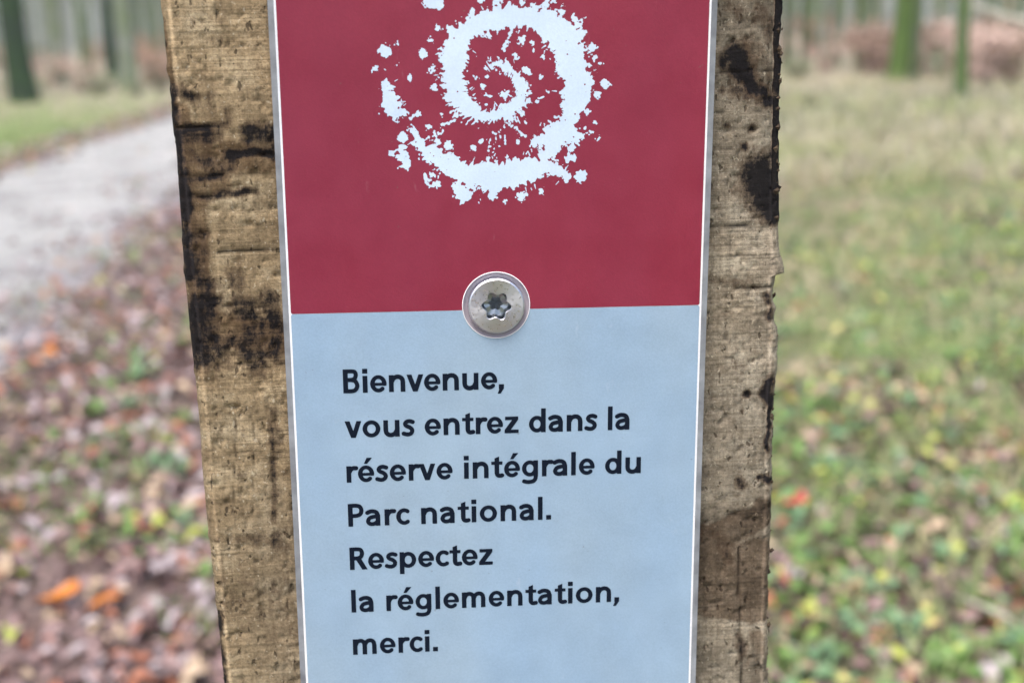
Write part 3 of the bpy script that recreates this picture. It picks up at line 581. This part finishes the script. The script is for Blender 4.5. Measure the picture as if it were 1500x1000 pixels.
def pix(P):
    q = Rm @ (np.array(P) - Ce); return 750 + 1840 * q[0] / q[2], 500 + 1840 * q[1] / q[2]
def in_view(x, y, z=0.):
    q = Rm @ (np.array((x, y, z)) - Ce)
    if q[2] < .3: return False
    u, v = 750 + 1840 * q[0] / q[2], 500 + 1840 * q[1] / q[2]
    return 0 < v < 1000 and (0 < u < 300 + v * .02 or 1152 < u < 1500)
spots = []
def scatter(n, x0, x1, y0, y1, table, smin, smax, prob):
    for _ in range(n):
        x = rnd.uniform(x0, x1); y = y0 + (y1 - y0) * rnd.random() ** 1.35
        if rnd.random() > prob(x, y): continue
        spots.append((x, y, rnd.uniform(smin, smax), pick(table)))
clump = lambda x, y, s, f: float(vn(np.array(x * f), np.array(y * f), s))
edge = lambda x: min(1, max(0, (x + 1.75) / .25)) 
scatter(15000, -2.1, .85, .8, 8, T_LIT, .40, .88, lambda x, y: min(1, max(0, (x + 1.62 + .5 * (clump(x, y, 3, 1.2) - .5)) / .35)) * min(1, max(.05, (.55 + .9 * (clump(x, y, 23, 1.1) - .5) - x) / .7)))
scatter(2600, -3.1, -1.3, 2, 13, T_LIT, .45, .95, lambda x, y: max(0, (x + 3.1) / 1.7) ** 1.6 * (.3 + clump(x, y, 8, 1)))
scatter(260, -3.6, -1.6, 3, 14, T_LIT, .5, .95, lambda x, y: clump(x, y, 18, 1.5))
scatter(1200, -4.3, -3.3, 6, 26, T_LIT, .9, 1.4, lambda x, y: .4 + .6 * clump(x, y, 9, 1))
scatter(1200, -1.7, .5, 7, 22, T_LIT, .8, 1.3, lambda x, y: .9)
scatter(11000, -.1, 2.4, .8, 3.6, T_GRS, .36, .78, lambda x, y: .3 + .7 * clump(x, y, 12, 2.6))
scatter(3400, .2, 4, 3.2, 8, T_GRM, .4, .8, lambda x, y: .2 + .8 * clump(x, y, 13, 1.4) ** 1.5)
scatter(2200, .3, 9, 6, 22, T_GRM, .6, 1.1, lambda x, y: .15 + .7 * clump(x, y, 15, .8))
vis = [i for i, s in enumerate(spots) if in_view(s[0], s[1])]
vis.sort(key=lambda i: math.hypot(spots[i][0], spots[i][1] + .24) / spots[i][2]); solo = set(vis[:240])
WORD = {'mauve_brown': 'dull mauve brown', 'pale_grey': 'pale greyish pink', 'dark_brown': 'dark wet brown', 'russet': 'russet', 'tan': 'tan', 'orange': 'bright orange', 'yellow_green': 'yellow green', 'yellow': 'yellow', 'green': 'green', 'red': 'red', 'blue_green': 'bluish green'}
def put_leaf(x, y, s, c, label, group=None, z=0.):
    o = link('fallen_leaf', rnd.choice(LMESH[c]), loc=(x, y, float(ground_z(x, y)) + .004 + z)); o.scale = (s, s, s)
    o.rotation_euler = (rnd.uniform(-.25, .25), rnd.uniform(-.25, .25), rnd.uniform(0, 6.28)); return tag(o, label, 'leaf', group)
BV = {n: ([], []) for n in LNAMES}
LARR = [(np.array(v), f) for v, f in LSHAPE]
for i, (x, y, s, c) in enumerate(spots):
    if i in solo:
        side = 'in the litter beside the gravel path' if x < .2 else 'in the grass beyond the post'
        w_ = '%s %s fallen leaf lying %s' % ('small' if s < .55 else 'large' if s > .78 else 'medium', WORD[c], side)
        put_leaf(x, y, s, c, w_, w_, rnd.uniform(0, .012))
        continue
    v, f = rnd.choice(LARR); a, b_, g = rnd.uniform(-.45, .45), rnd.uniform(-.45, .45), rnd.uniform(0, 6.28)
    R_ = np.array(Matrix.Rotation(g, 3, 'Z') @ Matrix.Rotation(a, 3, 'X') @ Matrix.Rotation(b_, 3, 'Y'))
    Q = (v * s) @ R_.T + np.array((x, y, float(ground_z(x, y)) + rnd.uniform(.006, .03) + (.012 if PATH_L < x < PATH_R else 0)))
    VV, FF = BV[c]; o_ = sum(len(q) for q in VV) if VV else 0
    VV.append(Q); FF.extend([tuple(k_ + o_ for k_ in t) for t in f])
allV = []; allF = []; mi = []; off = 0
for ci, n in enumerate(LNAMES):
    VV, FF = BV[n]
    if not VV: continue
    A = np.concatenate(VV); allV.append(A); allF += [tuple(q + off for q in t) for t in FF]; mi += [ci] * len(FF); off += len(A)
lit = link('leaf_litter', mesh('leaf_litter', np.concatenate(allV), allF, [LM[n] for n in LNAMES], True, mi))
tag(lit, 'loose litter of fallen leaves over the ground beside the path and in the grass', 'leaves', kind='stuff')
put_leaf(.83, 2.42, .95, 'red', 'single red leaf lying flat in the grass beyond the post', z=.03)
put_leaf(-.745, 2.12, 1.2, 'orange', 'largest bright orange leaf in the litter beside the path', z=.035)
put_leaf(-.655, 2.10, 1.0, 'orange', 'small bright orange leaf beside the largest orange leaf in the litter', z=.03)
put_leaf(-.80, 1.98, .95, 'yellow_green', 'yellow green leaf lying just in front of the largest orange leaf', z=.03)

# ---------------------------------------------------------------- grass
def blades(name, n, region, hmin, hmax, wid, cols, prob, label):
    mats_ = [leaf_material(name + '_%d' % i, *c) for i, c in enumerate(cols)]
    x0, x1, y0, y1 = region; r = np.random.default_rng(n)
    x = r.uniform(x0, x1, n * 3); y = y0 + (y1 - y0) * r.random(n * 3) ** 1.5
    kp = r.random(n * 3) < prob(x, y); x, y = x[kp][:n], y[kp][:n]; m_ = len(x)
    h = r.uniform(hmin, hmax, m_); a = r.uniform(0, 6.283, m_); ln = r.uniform(.2, 1.3, m_); w = wid * r.uniform(.6, 1.3, m_)
    z = ground_z(x, y); dx, dy = np.cos(a), np.sin(a); V = np.zeros((m_, 5, 3))
    for j, (t, ww) in enumerate(((0, 1), (0, -1), (.55, .8), (.55, -.8), (1, 0))):
        ou = ln * h * t * t
        V[:, j, 0] = x + dx * ou - dy * w * ww; V[:, j, 1] = y + dy * ou + dx * w * ww; V[:, j, 2] = z - .01 * (t == 0) + h * t * (1 - .25 * ln * t)
    base = np.arange(m_)[:, None] * 5
    q4 = base + np.array([[0, 1, 3, 2]]); q3 = base + np.array([[2, 3, 4]])
    Fc = q4.tolist() + q3.tolist(); pt = np.clip(fbm(x * .9, y * .9, 58, 3) * 1.9 - .45, 0, .999) * len(cols); mi_ = np.where(r.random(m_) < .6, pt.astype(int), r.integers(0, len(cols), m_)); mi_ = np.concatenate((mi_, mi_)).tolist()
    o = link(name, mesh(name, V.reshape(-1, 3), Fc, mats_, False, mi_)); return tag(o, label, 'grass', kind='stuff')
GC = [((.13, .20, .05), (.23, .32, .09)), ((.25, .30, .11), (.36, .41, .17)), ((.36, .35, .16), (.49, .46, .24)), ((.46, .39, .24), (.57, .50, .33)), ((.32, .25, .17), (.42, .34, .24))]
blades('meadow_grass', 46000, (.15, 5, .7, 12), .03, .10, .0028, GC, lambda x, y: .15 + .85 * vn(x * 1.6, y * 1.6, 44) ** 1.2, 'short mixed green and straw grass growing beyond the post')
blades('rough_grass', 30000, (.8, 14, 8, 26), .08, .24, .006, [GC[1], GC[2], ((.38, .33, .24), (.48, .43, .33)), GC[3], ((.30, .25, .19), (.38, .33, .26))], lambda x, y: .2 + .8 * vn(x * .6, y * .6, 45), 'straw coloured rough grass running up to the wood')
blades('verge_grass', 12000, (-11, -4.2, 5, 27), .05, .17, .006, [GC[0], GC[1], ((.20, .30, .08), (.30, .40, .14)), GC[3]], lambda x, y: .25 + .75 * vn(x * .7, y * .7, 46), 'green grass on the verge across the gravel path')
blades('path_edge_grass', 3000, (-1.8, .2, .8, 8), .03, .09, .003, [GC[0], ((.14, .28, .06), (.24, .40, .12))], lambda x, y: (vn(x * 2.4, y * 2.4, 47) > .68) * 1., 'small green grass tufts pushing through the leaf litter')

# low green plants: clusters of broad leaves
pv = []; pf = []; pm_ = []; off = 0
pn = ['green', 'yellow_green', 'blue_green']
for i in range(980):
    if i < 34: x, y = rnd.uniform(-1.6, -.1), 1.2 + 5 * rnd.random() ** 1.5
    elif i < 62: y = rnd.uniform(2.2, 4.2); x = rnd.gauss(-.25 * y, .07)
    else: x, y = rnd.uniform(.3, 3.6), .9 + 6 * rnd.random() ** 1.7
    c = rnd.choices(pn, (6, 1, 4))[0]
    for j in range(rnd.randint(4, 9)):
        v, f = rnd.choice(LARR); s = rnd.uniform(.3, .62); g = rnd.uniform(0, 6.28); d = rnd.uniform(.01, .06)
        R_ = np.array(Matrix.Rotation(g, 3, 'Z') @ Matrix.Rotation(rnd.uniform(-.9, .1), 3, 'Y'))
        Q = (v * s) @ R_.T + np.array((x + d * math.cos(g), y + d * math.sin(g), float(ground_z(x, y)) + rnd.uniform(.01, .05)))
        pv.append(Q); pf += [tuple(q + off for q in t) for t in f]; pm_ += [pn.index(c)] * len(f); off += len(Q)
tag(link('ground_plants', mesh('ground_plants', np.concatenate(pv), pf, [LM[n] for n in pn], True, pm_)), 'low broad leaved green plants growing through leaves and grass', 'plants', kind='stuff')

# loose stones on the path
sv = []; sf = []; off = 0
ico = [(0, 0, 1), (.9, 0, .3), (.28, .85, .3), (-.72, .53, .35), (-.72, -.53, .3), (.28, -.85, .35), (0, 0, -.3)]
icf = [(0, 1, 2), (0, 2, 3), (0, 3, 4), (0, 4, 5), (0, 5, 1), (6, 2, 1), (6, 3, 2), (6, 4, 3), (6, 5, 4), (6, 1, 5)]
for i in range(4200):
    x = rnd.uniform(PATH_L + .1, PATH_R + .15); y = 1 + 24 * rnd.random() ** 1.6; s = rnd.uniform(.006, .02) * (1.5 if rnd.random() < .1 else 1); g = rnd.uniform(0, 6.28)
    u = min(1, max(0, (x - PATH_L) / (PATH_R - PATH_L))); z = float(ground_z(x, y)) + .012 + .03 * math.sin(math.pi * u)
    c, s_ = math.cos(g), math.sin(g)
    sv += [(x + s * (c * a - s_ * b) * rnd.uniform(.7, 1.1), y + s * (s_ * a + c * b) * rnd.uniform(.7, 1.1), z + s * .55 * d) for a, b, d in ico]
    sf += [tuple(q + off for q in t) for t in icf]; off += 7
M_STONE = mat('limestone', .9, (.5, .5, .49), .3); k = NT(M_STONE); k.color(k.ramp(k.noise(k.pos(), 9, 3), [(.35, (.34, .33, .32)), (.65, (.66, .65, .64))]))
tag(link('path_stones', mesh('path_stones', sv, sf, [M_STONE])), 'small pale limestone chips loose on the gravel path', 'stones', kind='stuff')

# ---------------------------------------------------------------- trees
BARK = {
 'grey': bark_material('bark_grey', [(.3, (.05, .052, .042)), (.5, (.10, .105, .085)), (.7, (.17, .175, .15))], 1, (.075, .11, .035)),
 'pale': bark_material('bark_pale', [(.3, (.16, .165, .15)), (.5, (.28, .285, .265)), (.7, (.40, .405, .38))], 1, (.16, .20, .10)),
 'green': bark_material('bark_mossy', [(.3, (.035, .055, .018)), (.5, (.075, .115, .03)), (.7, (.13, .18, .05))], 1, (.09, .15, .03)),
 'olive': bark_material('bark_olive', [(.3, (.05, .07, .03)), (.5, (.10, .13, .06)), (.7, (.17, .19, .10))], 1, (.09, .14, .04)),
 'dark': bark_material('bark_dark', [(.3, (.008, .012, .010)), (.5, (.018, .028, .018)), (.7, (.035, .05, .03))], 1, (.02, .045, .012))}
def tube(V, Fc, pts, rad, sides=8, lob=0., seed=0):
    b0 = len(V); n = len(pts)
    for i, (p, r) in enumerate(zip(pts, rad)):
        d = (pts[min(i + 1, n - 1)] - pts[max(i - 1, 0)]).normalized(); u = d.orthogonal().normalized() if abs(d.z) < .95 else Vector((1, 0, 0)); w = d.cross(u).normalized(); u = w.cross(d)
        for j in range(sides):
            a = 2 * math.pi * j / sides; rr = r * (1 + lob * math.sin(3 * a + seed) + lob * .7 * math.sin(5 * a + seed * 2.1 + i * .4))
            V.append(tuple(p + u * (rr * math.cos(a)) + w * (rr * math.sin(a))))
    for i in range(n - 1):
        for j in range(sides): Fc.append((b0 + i * sides + j, b0 + i * sides + (j + 1) % sides, b0 + (i + 1) * sides + (j + 1) % sides, b0 + (i + 1) * sides + j))
def tree_geo(r, H=15., R0=.16, sides=12, limbs=16, first=.34, lean=.5):
    tv, tf, cv, cf = [], [], [], []
    pts = []; rad = []; x = y = 0.; lx, ly = r.uniform(-lean, lean) / H, r.uniform(-lean, lean) / H
    n = 16
    for i in range(n + 1):
        t = i / n; z = H * t ** 1.25 - .25
        pts.append(Vector((lx * z + .12 * math.sin(z * .5 + r.random() * .3), ly * z + .1 * math.cos(z * .4 + r.random() * .3), z))); rad.append(R0 * ((1 - t) ** .8 * .95 + .04) * (1 + .3 * math.exp(-max(z + .1, 0) / .2)))
    off = Vector((pts[1].x, pts[1].y, 0)); pts = [p - off for p in pts]
    tube(tv, tf, pts, rad, sides, .05, r.random() * 6)
    for q in range(limbs):
        t = first + (.97 - first) * q / limbs; i = min(n - 1, int(t * n)); p = pts[i].lerp(pts[i + 1], t * n - i); a = r.uniform(0, 6.28) ; L = H * .30 * (1 - .55 * t) * r.uniform(.6, 1.15); up = r.uniform(.35, 1.1)
        d = Vector((math.cos(a), math.sin(a), up)).normalized(); lp = [p]
        for s in range(5): d = (d + Vector((r.uniform(-.25, .25), r.uniform(-.25, .25), r.uniform(-.05, .3)))).normalized(); lp.append(lp[-1] + d * L / 5)
        r1 = max(.012, rad[i] * .45); tube(cv, cf, lp, [r1 * (1 - .17 * s) for s in range(6)], 5)
        for s in range(1, 6):
            for _ in range(2):
                dd = (Vector((r.uniform(-1, 1), r.uniform(-1, 1), r.uniform(-.1, .9)))).normalized(); l2 = L * r.uniform(.15, .35); e = [lp[s], lp[s] + dd * l2 * .5 + Vector((0, 0, .05 * l2)), lp[s] + dd * l2 + Vector((0, 0, .2 * l2))]
                tube(cv, cf, e, [r1 * .3, r1 * .2, r1 * .08], 3)
    return (tv, tf), (cv, cf)
tr = random.Random(21)
TG = [tree_geo(tr) for _ in range(4)]
TM = {b: [(mesh('trunk', *t, [BARK[b]], True), mesh('crown', *c, [BARK[b]])) for t, c in TG] for b in BARK}
def put_tree(x, y, dia, bark, label, group=None, name='tree', var=None, h=None):
    o = bpy.data.objects.new(name, None); COL.objects.link(o); o.location = (x, y, float(ground_z(x, y))); o.rotation_euler = (0, 0, tr.uniform(0, 6.28))
    s = dia / .32; sz = h or min(1.5, max(.6, .55 + .45 * s)); o.scale = (s, s, sz)
    t, c = tr.choice(TM[bark]) if var is None else TM[bark][var]
    link('trunk', t, o); link('crown', c, o); return tag(o, label, 'tree', group)
placed = []
def plant(x, y, *a, **k_): placed.append((x, y)); return put_tree(x, y, *a, **k_)
plant(-7.28, 24.72, .50, 'dark', 'thick blackish green mossy tree at the far edge of the grass verge')
plant(-8.06, 35.88, .36, 'dark', 'slimmer dark green tree deeper in the wood behind the russet undergrowth')
plant(8.97, 22.55, .40, 'green', 'bright green mossy tree in front of the pale wood')
plant(7.55, 16.75, .20, 'olive', 'slender olive mossy tree nearest the rough grass beside the leaning branch')
plant(11.32 * .8, 27.54 * .8 + .0, .14, 'grey', 'thin grey tree standing close beside the bright green mossy tree')
plant(11.67, 27.39, .30, 'pale', 'pale smooth barked tree between the bright green and the olive mossy trees')
plant(9.75 * 1.1, 28.13 * 1.1, .20, 'pale', 'thin whitish tree beside a slim green tree at the wood edge')
plant(10.1 * .95, 28.01 * .95, .13, 'olive', 'slim green tree beside a thin whitish tree at the wood edge')
plant(9.0, 29.5, .22, 'grey', 'grey tree with smooth bark in pinkish undergrowth at the wood edge')
# the rest of the near wood
cnt = 0; tries = 0
while cnt < 330 and tries < 9000:
    tries += 1
    y = 19 + 56 * rnd.random() ** 1.3; x = rnd.uniform(-.45 * y - 6, .5 * y + 6)
    if PATH_L - 1.8 < x < PATH_R + 1.6 or (abs(x) < .11 * y + 1.5 and rnd.random() < .3): continue
    if x < 0 and y < 27 and x > -9.5: continue
    if x > 0 and y < 26 and x < 13: continue
    if min(math.hypot(x - a, y - b) for a, b in placed) < 1.5: continue
    q = pix((x, y, 1.0))[0]
    if y < 40 and (abs(q - 24) < 45 or abs(q - 1320) < 40 or abs(q - 1411) < 30): continue
    b = rnd.choices(('grey', 'pale', 'olive'), (4, 5, 2))[0]; dia = .09 + .24 * rnd.random() ** 1.5
    sw = 'thin' if dia < .14 else 'stout' if dia > .22 else 'middling'; dw = 'at the wood edge' if y < 32 else 'inside the wood' if y < 50 else 'deep in the wood'
    sd = 'across the path' if x < PATH_L else 'beyond the rough grass'
    plant(x, y, dia, b, '%s %s barked tree %s %s' % (sw, b, dw, sd), '%s %s trees %s %s' % (sw, b, dw, sd)); cnt += 1
n_ = 0
while n_ < 75:                             # thin saplings between the big trees
    y = 22 + 30 * rnd.random() ** 1.2; x = rnd.choice((-1, 1)) * rnd.uniform(.16 * y, .5 * y)
    if PATH_L - 1 < x < PATH_R + 1 or (x > 0 and y < 25) or (x < 0 and y < 27): continue
    sd = 'across the path' if x < 0 else 'beyond the rough grass'; n_ += 1; dw = 'at the wood edge' if y < 32 else 'inside the wood'
    put_tree(x, y, rnd.uniform(.035, .08), rnd.choice(('grey', 'olive', 'pale')), 'bare young sapling with a thin stem %s %s' % (dw, sd), 'saplings %s %s' % (dw, sd), 'sapling', None, rnd.uniform(.3, .5))
for i in range(26):                        # unseen trees added behind the camera to reflect in the screw
    a = rnd.uniform(math.radians(115), math.radians(245)); d = rnd.uniform(9, 26); x, y = d * math.sin(a), d * math.cos(a)
    if PATH_L - 1 < x < PATH_R + 1: continue
    plant(x, y, rnd.uniform(.16, .36), rnd.choice(('grey', 'pale')), 'unseen bare tree added across from the sign to reflect in its screw', 'unseen trees added for reflections in the screw')
# the far wood, one mass
fv, ff = [], []; fr = random.Random(77)
for i in range(1250):
    a = fr.uniform(-.62, .62); d = fr.uniform(72, 210); x, y = d * math.sin(a + .03), d * math.cos(a)
    if PATH_L - 2 < x < PATH_R + 2 and d < 120: continue
    h = fr.uniform(9, 17); r_ = fr.uniform(.07, .2); lx, ly = fr.uniform(-.6, .6), fr.uniform(-.6, .6)
    tube(fv, ff, [Vector((x, y, -.3)), Vector((x + lx * .4, y + ly * .4, h * .5)), Vector((x + lx, y + ly, h))], [r_, r_ * .75, r_ * .15], 6)
    for j in range(9):
        t = fr.uniform(.25, .95); p = Vector((x + lx * t, y + ly * t, h * t)); g = fr.uniform(0, 6.28); L = fr.uniform(1, 3.2) * (1.1 - .6 * t)
        tube(fv, ff, [p, p + Vector((math.cos(g), math.sin(g), .9)) * L], [r_ * .35, .012], 3)
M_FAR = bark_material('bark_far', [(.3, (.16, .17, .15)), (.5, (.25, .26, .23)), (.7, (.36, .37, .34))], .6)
tag(link('far_wood', mesh('far_wood', fv, ff, [M_FAR])), 'distant wood of thin bare trees fading into the haze', 'wood', kind='stuff')

# the leaning branch by the olive tree
V, Fc = [], []
bp = [Vector(p) for p in ((7.55, 18.6, 2.35), (7.72, 18.5, 1.85), (7.98, 18.3, 1.45), (8.35, 18.1, 1.22), (8.9, 17.8, 1.02), (9.6, 17.4, .55), (10.2, 17.1, -.02))]
tube(V, Fc, bp, [.03, .036, .04, .045, .05, .055, .06], 8, .05)
for i in range(9):
    p = bp[rnd.randrange(1, 6)]; tube(V, Fc, [p, p + Vector((rnd.uniform(-.4, .4), rnd.uniform(-.4, .4), rnd.uniform(.1, .6)))], [.012, .003], 4)
M_DEAD = bark_material('dead_branch', [(.3, (.30, .27, .21)), (.5, (.48, .44, .36)), (.7, (.60, .57, .49))])
tag(link('fallen_branch', mesh('fallen_branch', V, Fc, [M_DEAD], True)), 'bare straw coloured fallen branch propped beside the olive mossy tree', 'branch')
# a dry stalk lying in the grass
V, Fc = [], []
tube(V, Fc, [Vector((.93, 1.93, .03)), Vector((.99, 1.87, .035)), Vector((1.03, 1.80, .035)), Vector((1.06, 1.73, .02))], [.003, .004, .004, .003], 7)
tag(link('dry_stalk', mesh('dry_stalk', V, Fc, [M_DEAD], True)), 'thin dry straw coloured stalk lying across the grass', 'stalk')

# ---------------------------------------------------------------- undergrowth
UM = [leaf_material('bracken_pink', (.46, .30, .24), (.58, .42, .34)), leaf_material('bracken_russet', (.40, .23, .15), (.52, .34, .24)), leaf_material('bramble_green', (.16, .19, .09), (.27, .29, .15))]
M_STEM = mat('stems', .9, (.16, .11, .08), .2)
def bush_geo(r, mi, n=620, w=.9, h=1.):
    V, Fc = [], []
    S, SF = [], []
    for s in range(14):
        a = r.uniform(0, 6.28); e = Vector((math.cos(a) * w * r.uniform(.2, .9), math.sin(a) * w * r.uniform(.2, .9), h * r.uniform(.6, 1.05)))
        p1 = e * .5 + Vector((0, 0, h * .18)); tube(S, SF, [Vector((e.x * .12, e.y * .12, -.06)), p1, e], [.012, .008, .003], 4)
        for j in range(n // 14):
            t = r.random() ** .7; c = (p1 * t if t < .5 else p1.lerp(e, t)) + Vector((r.gauss(0, .13 * w), r.gauss(0, .13 * w), r.gauss(0, .10 * h)))
            c.z = max(c.z, .03); q = r.uniform(.03, .07); u = Vector((r.uniform(-1, 1), r.uniform(-1, 1), r.uniform(-.6, .6))).normalized() * q; v = u.orthogonal().normalized() * q * .5
            b = len(V); V += [tuple(c - u), tuple(c + v), tuple(c + u), tuple(c - v + Vector((0, 0, .01)))]; Fc.append((b, b + 1, b + 2, b + 3))
    return mesh('foliage', V, Fc, [UM[mi]]), mesh('stems', S, SF, [M_STEM])
BG = {mi: [bush_geo(tr, mi) for _ in range(2)] for mi in range(3)}
BL = {0: ('pinkish brown dead bracken clump in the wood', 'pink bracken clumps'), 1: ('russet brown dead bracken clump in the wood', 'russet bracken clumps'), 2: ('olive green bramble bush in the wood', 'olive brambles')}
def put_bush(x, y, s, mi, sz=1.):
    o = bpy.data.objects.new('bush', None); COL.objects.link(o); o.location = (x, y, float(ground_z(x, y))); o.scale = (s, s, s * sz); o.rotation_euler = (0, 0, tr.uniform(0, 6.28))
    f, s_ = tr.choice(BG[mi]); link('foliage', f, o); link('stems', s_, o); 
    w_ = ' '.join(('tall' if s * sz > .95 else 'low', BL[mi][0], 'at its edge' if y < 30 else 'further in', 'on the verge side' if x < PATH_L else 'on the grass side')); tag(o, w_, 'bush', w_)
def row(n, x0, x1, y0, y1, s0, s1, mi, sz=1.):
    for i in range(n): put_bush(rnd.uniform(x0, x1), rnd.uniform(y0, y1), rnd.uniform(s0, s1), mi if mi is not None else rnd.choice((0, 1, 2)), sz)
row(14, 9.5, 15.5, 20.5, 26, .8, 1.3, 0, .8)
row(10, 6.8, 12, 27, 36, .7, 1.2, 0, .7)
row(4, -7.2, -5.4, 29, 38, .7, 1.2, 1, .75)
row(3, -11, -7.4, 27, 34, .6, 1.0, 0, .8)
row(10, -11, -5, 25.5, 29, .4, .7, 2, .6)
row(14, 5.5, 13, 22, 28, .35, .6, 2, .6)
row(26, -24, 30, 36, 70, .8, 1.5, None, .9)

# ---------------------------------------------------------------- the damp air of the wood
V = [(x, y, z) for z in (-1.2, 26) for x, y in ((-230, -120), (230, -120), (230, 330), (-230, 330))]
Fc = [(0, 3, 2, 1), (4, 5, 6, 7), (0, 1, 5, 4), (1, 2, 6, 5), (2, 3, 7, 6), (3, 0, 4, 7)]
M_HAZE = bpy.data.materials.new('haze'); M_HAZE.use_nodes = True; t = M_HAZE.node_tree; t.nodes.clear()
o_ = t.nodes.new('ShaderNodeOutputMaterial'); pv_ = t.nodes.new('ShaderNodeVolumePrincipled'); t.links.new(pv_.outputs[0], o_.inputs['Volume'])
pv_.inputs['Color'].default_value = (.84, .93, .91, 1); pv_.inputs['Density'].default_value = .0015; pv_.inputs['Anisotropy'].default_value = .2
hz = link('haze', mesh('haze', V, Fc, [M_HAZE])); tag(hz, kind='stuff')
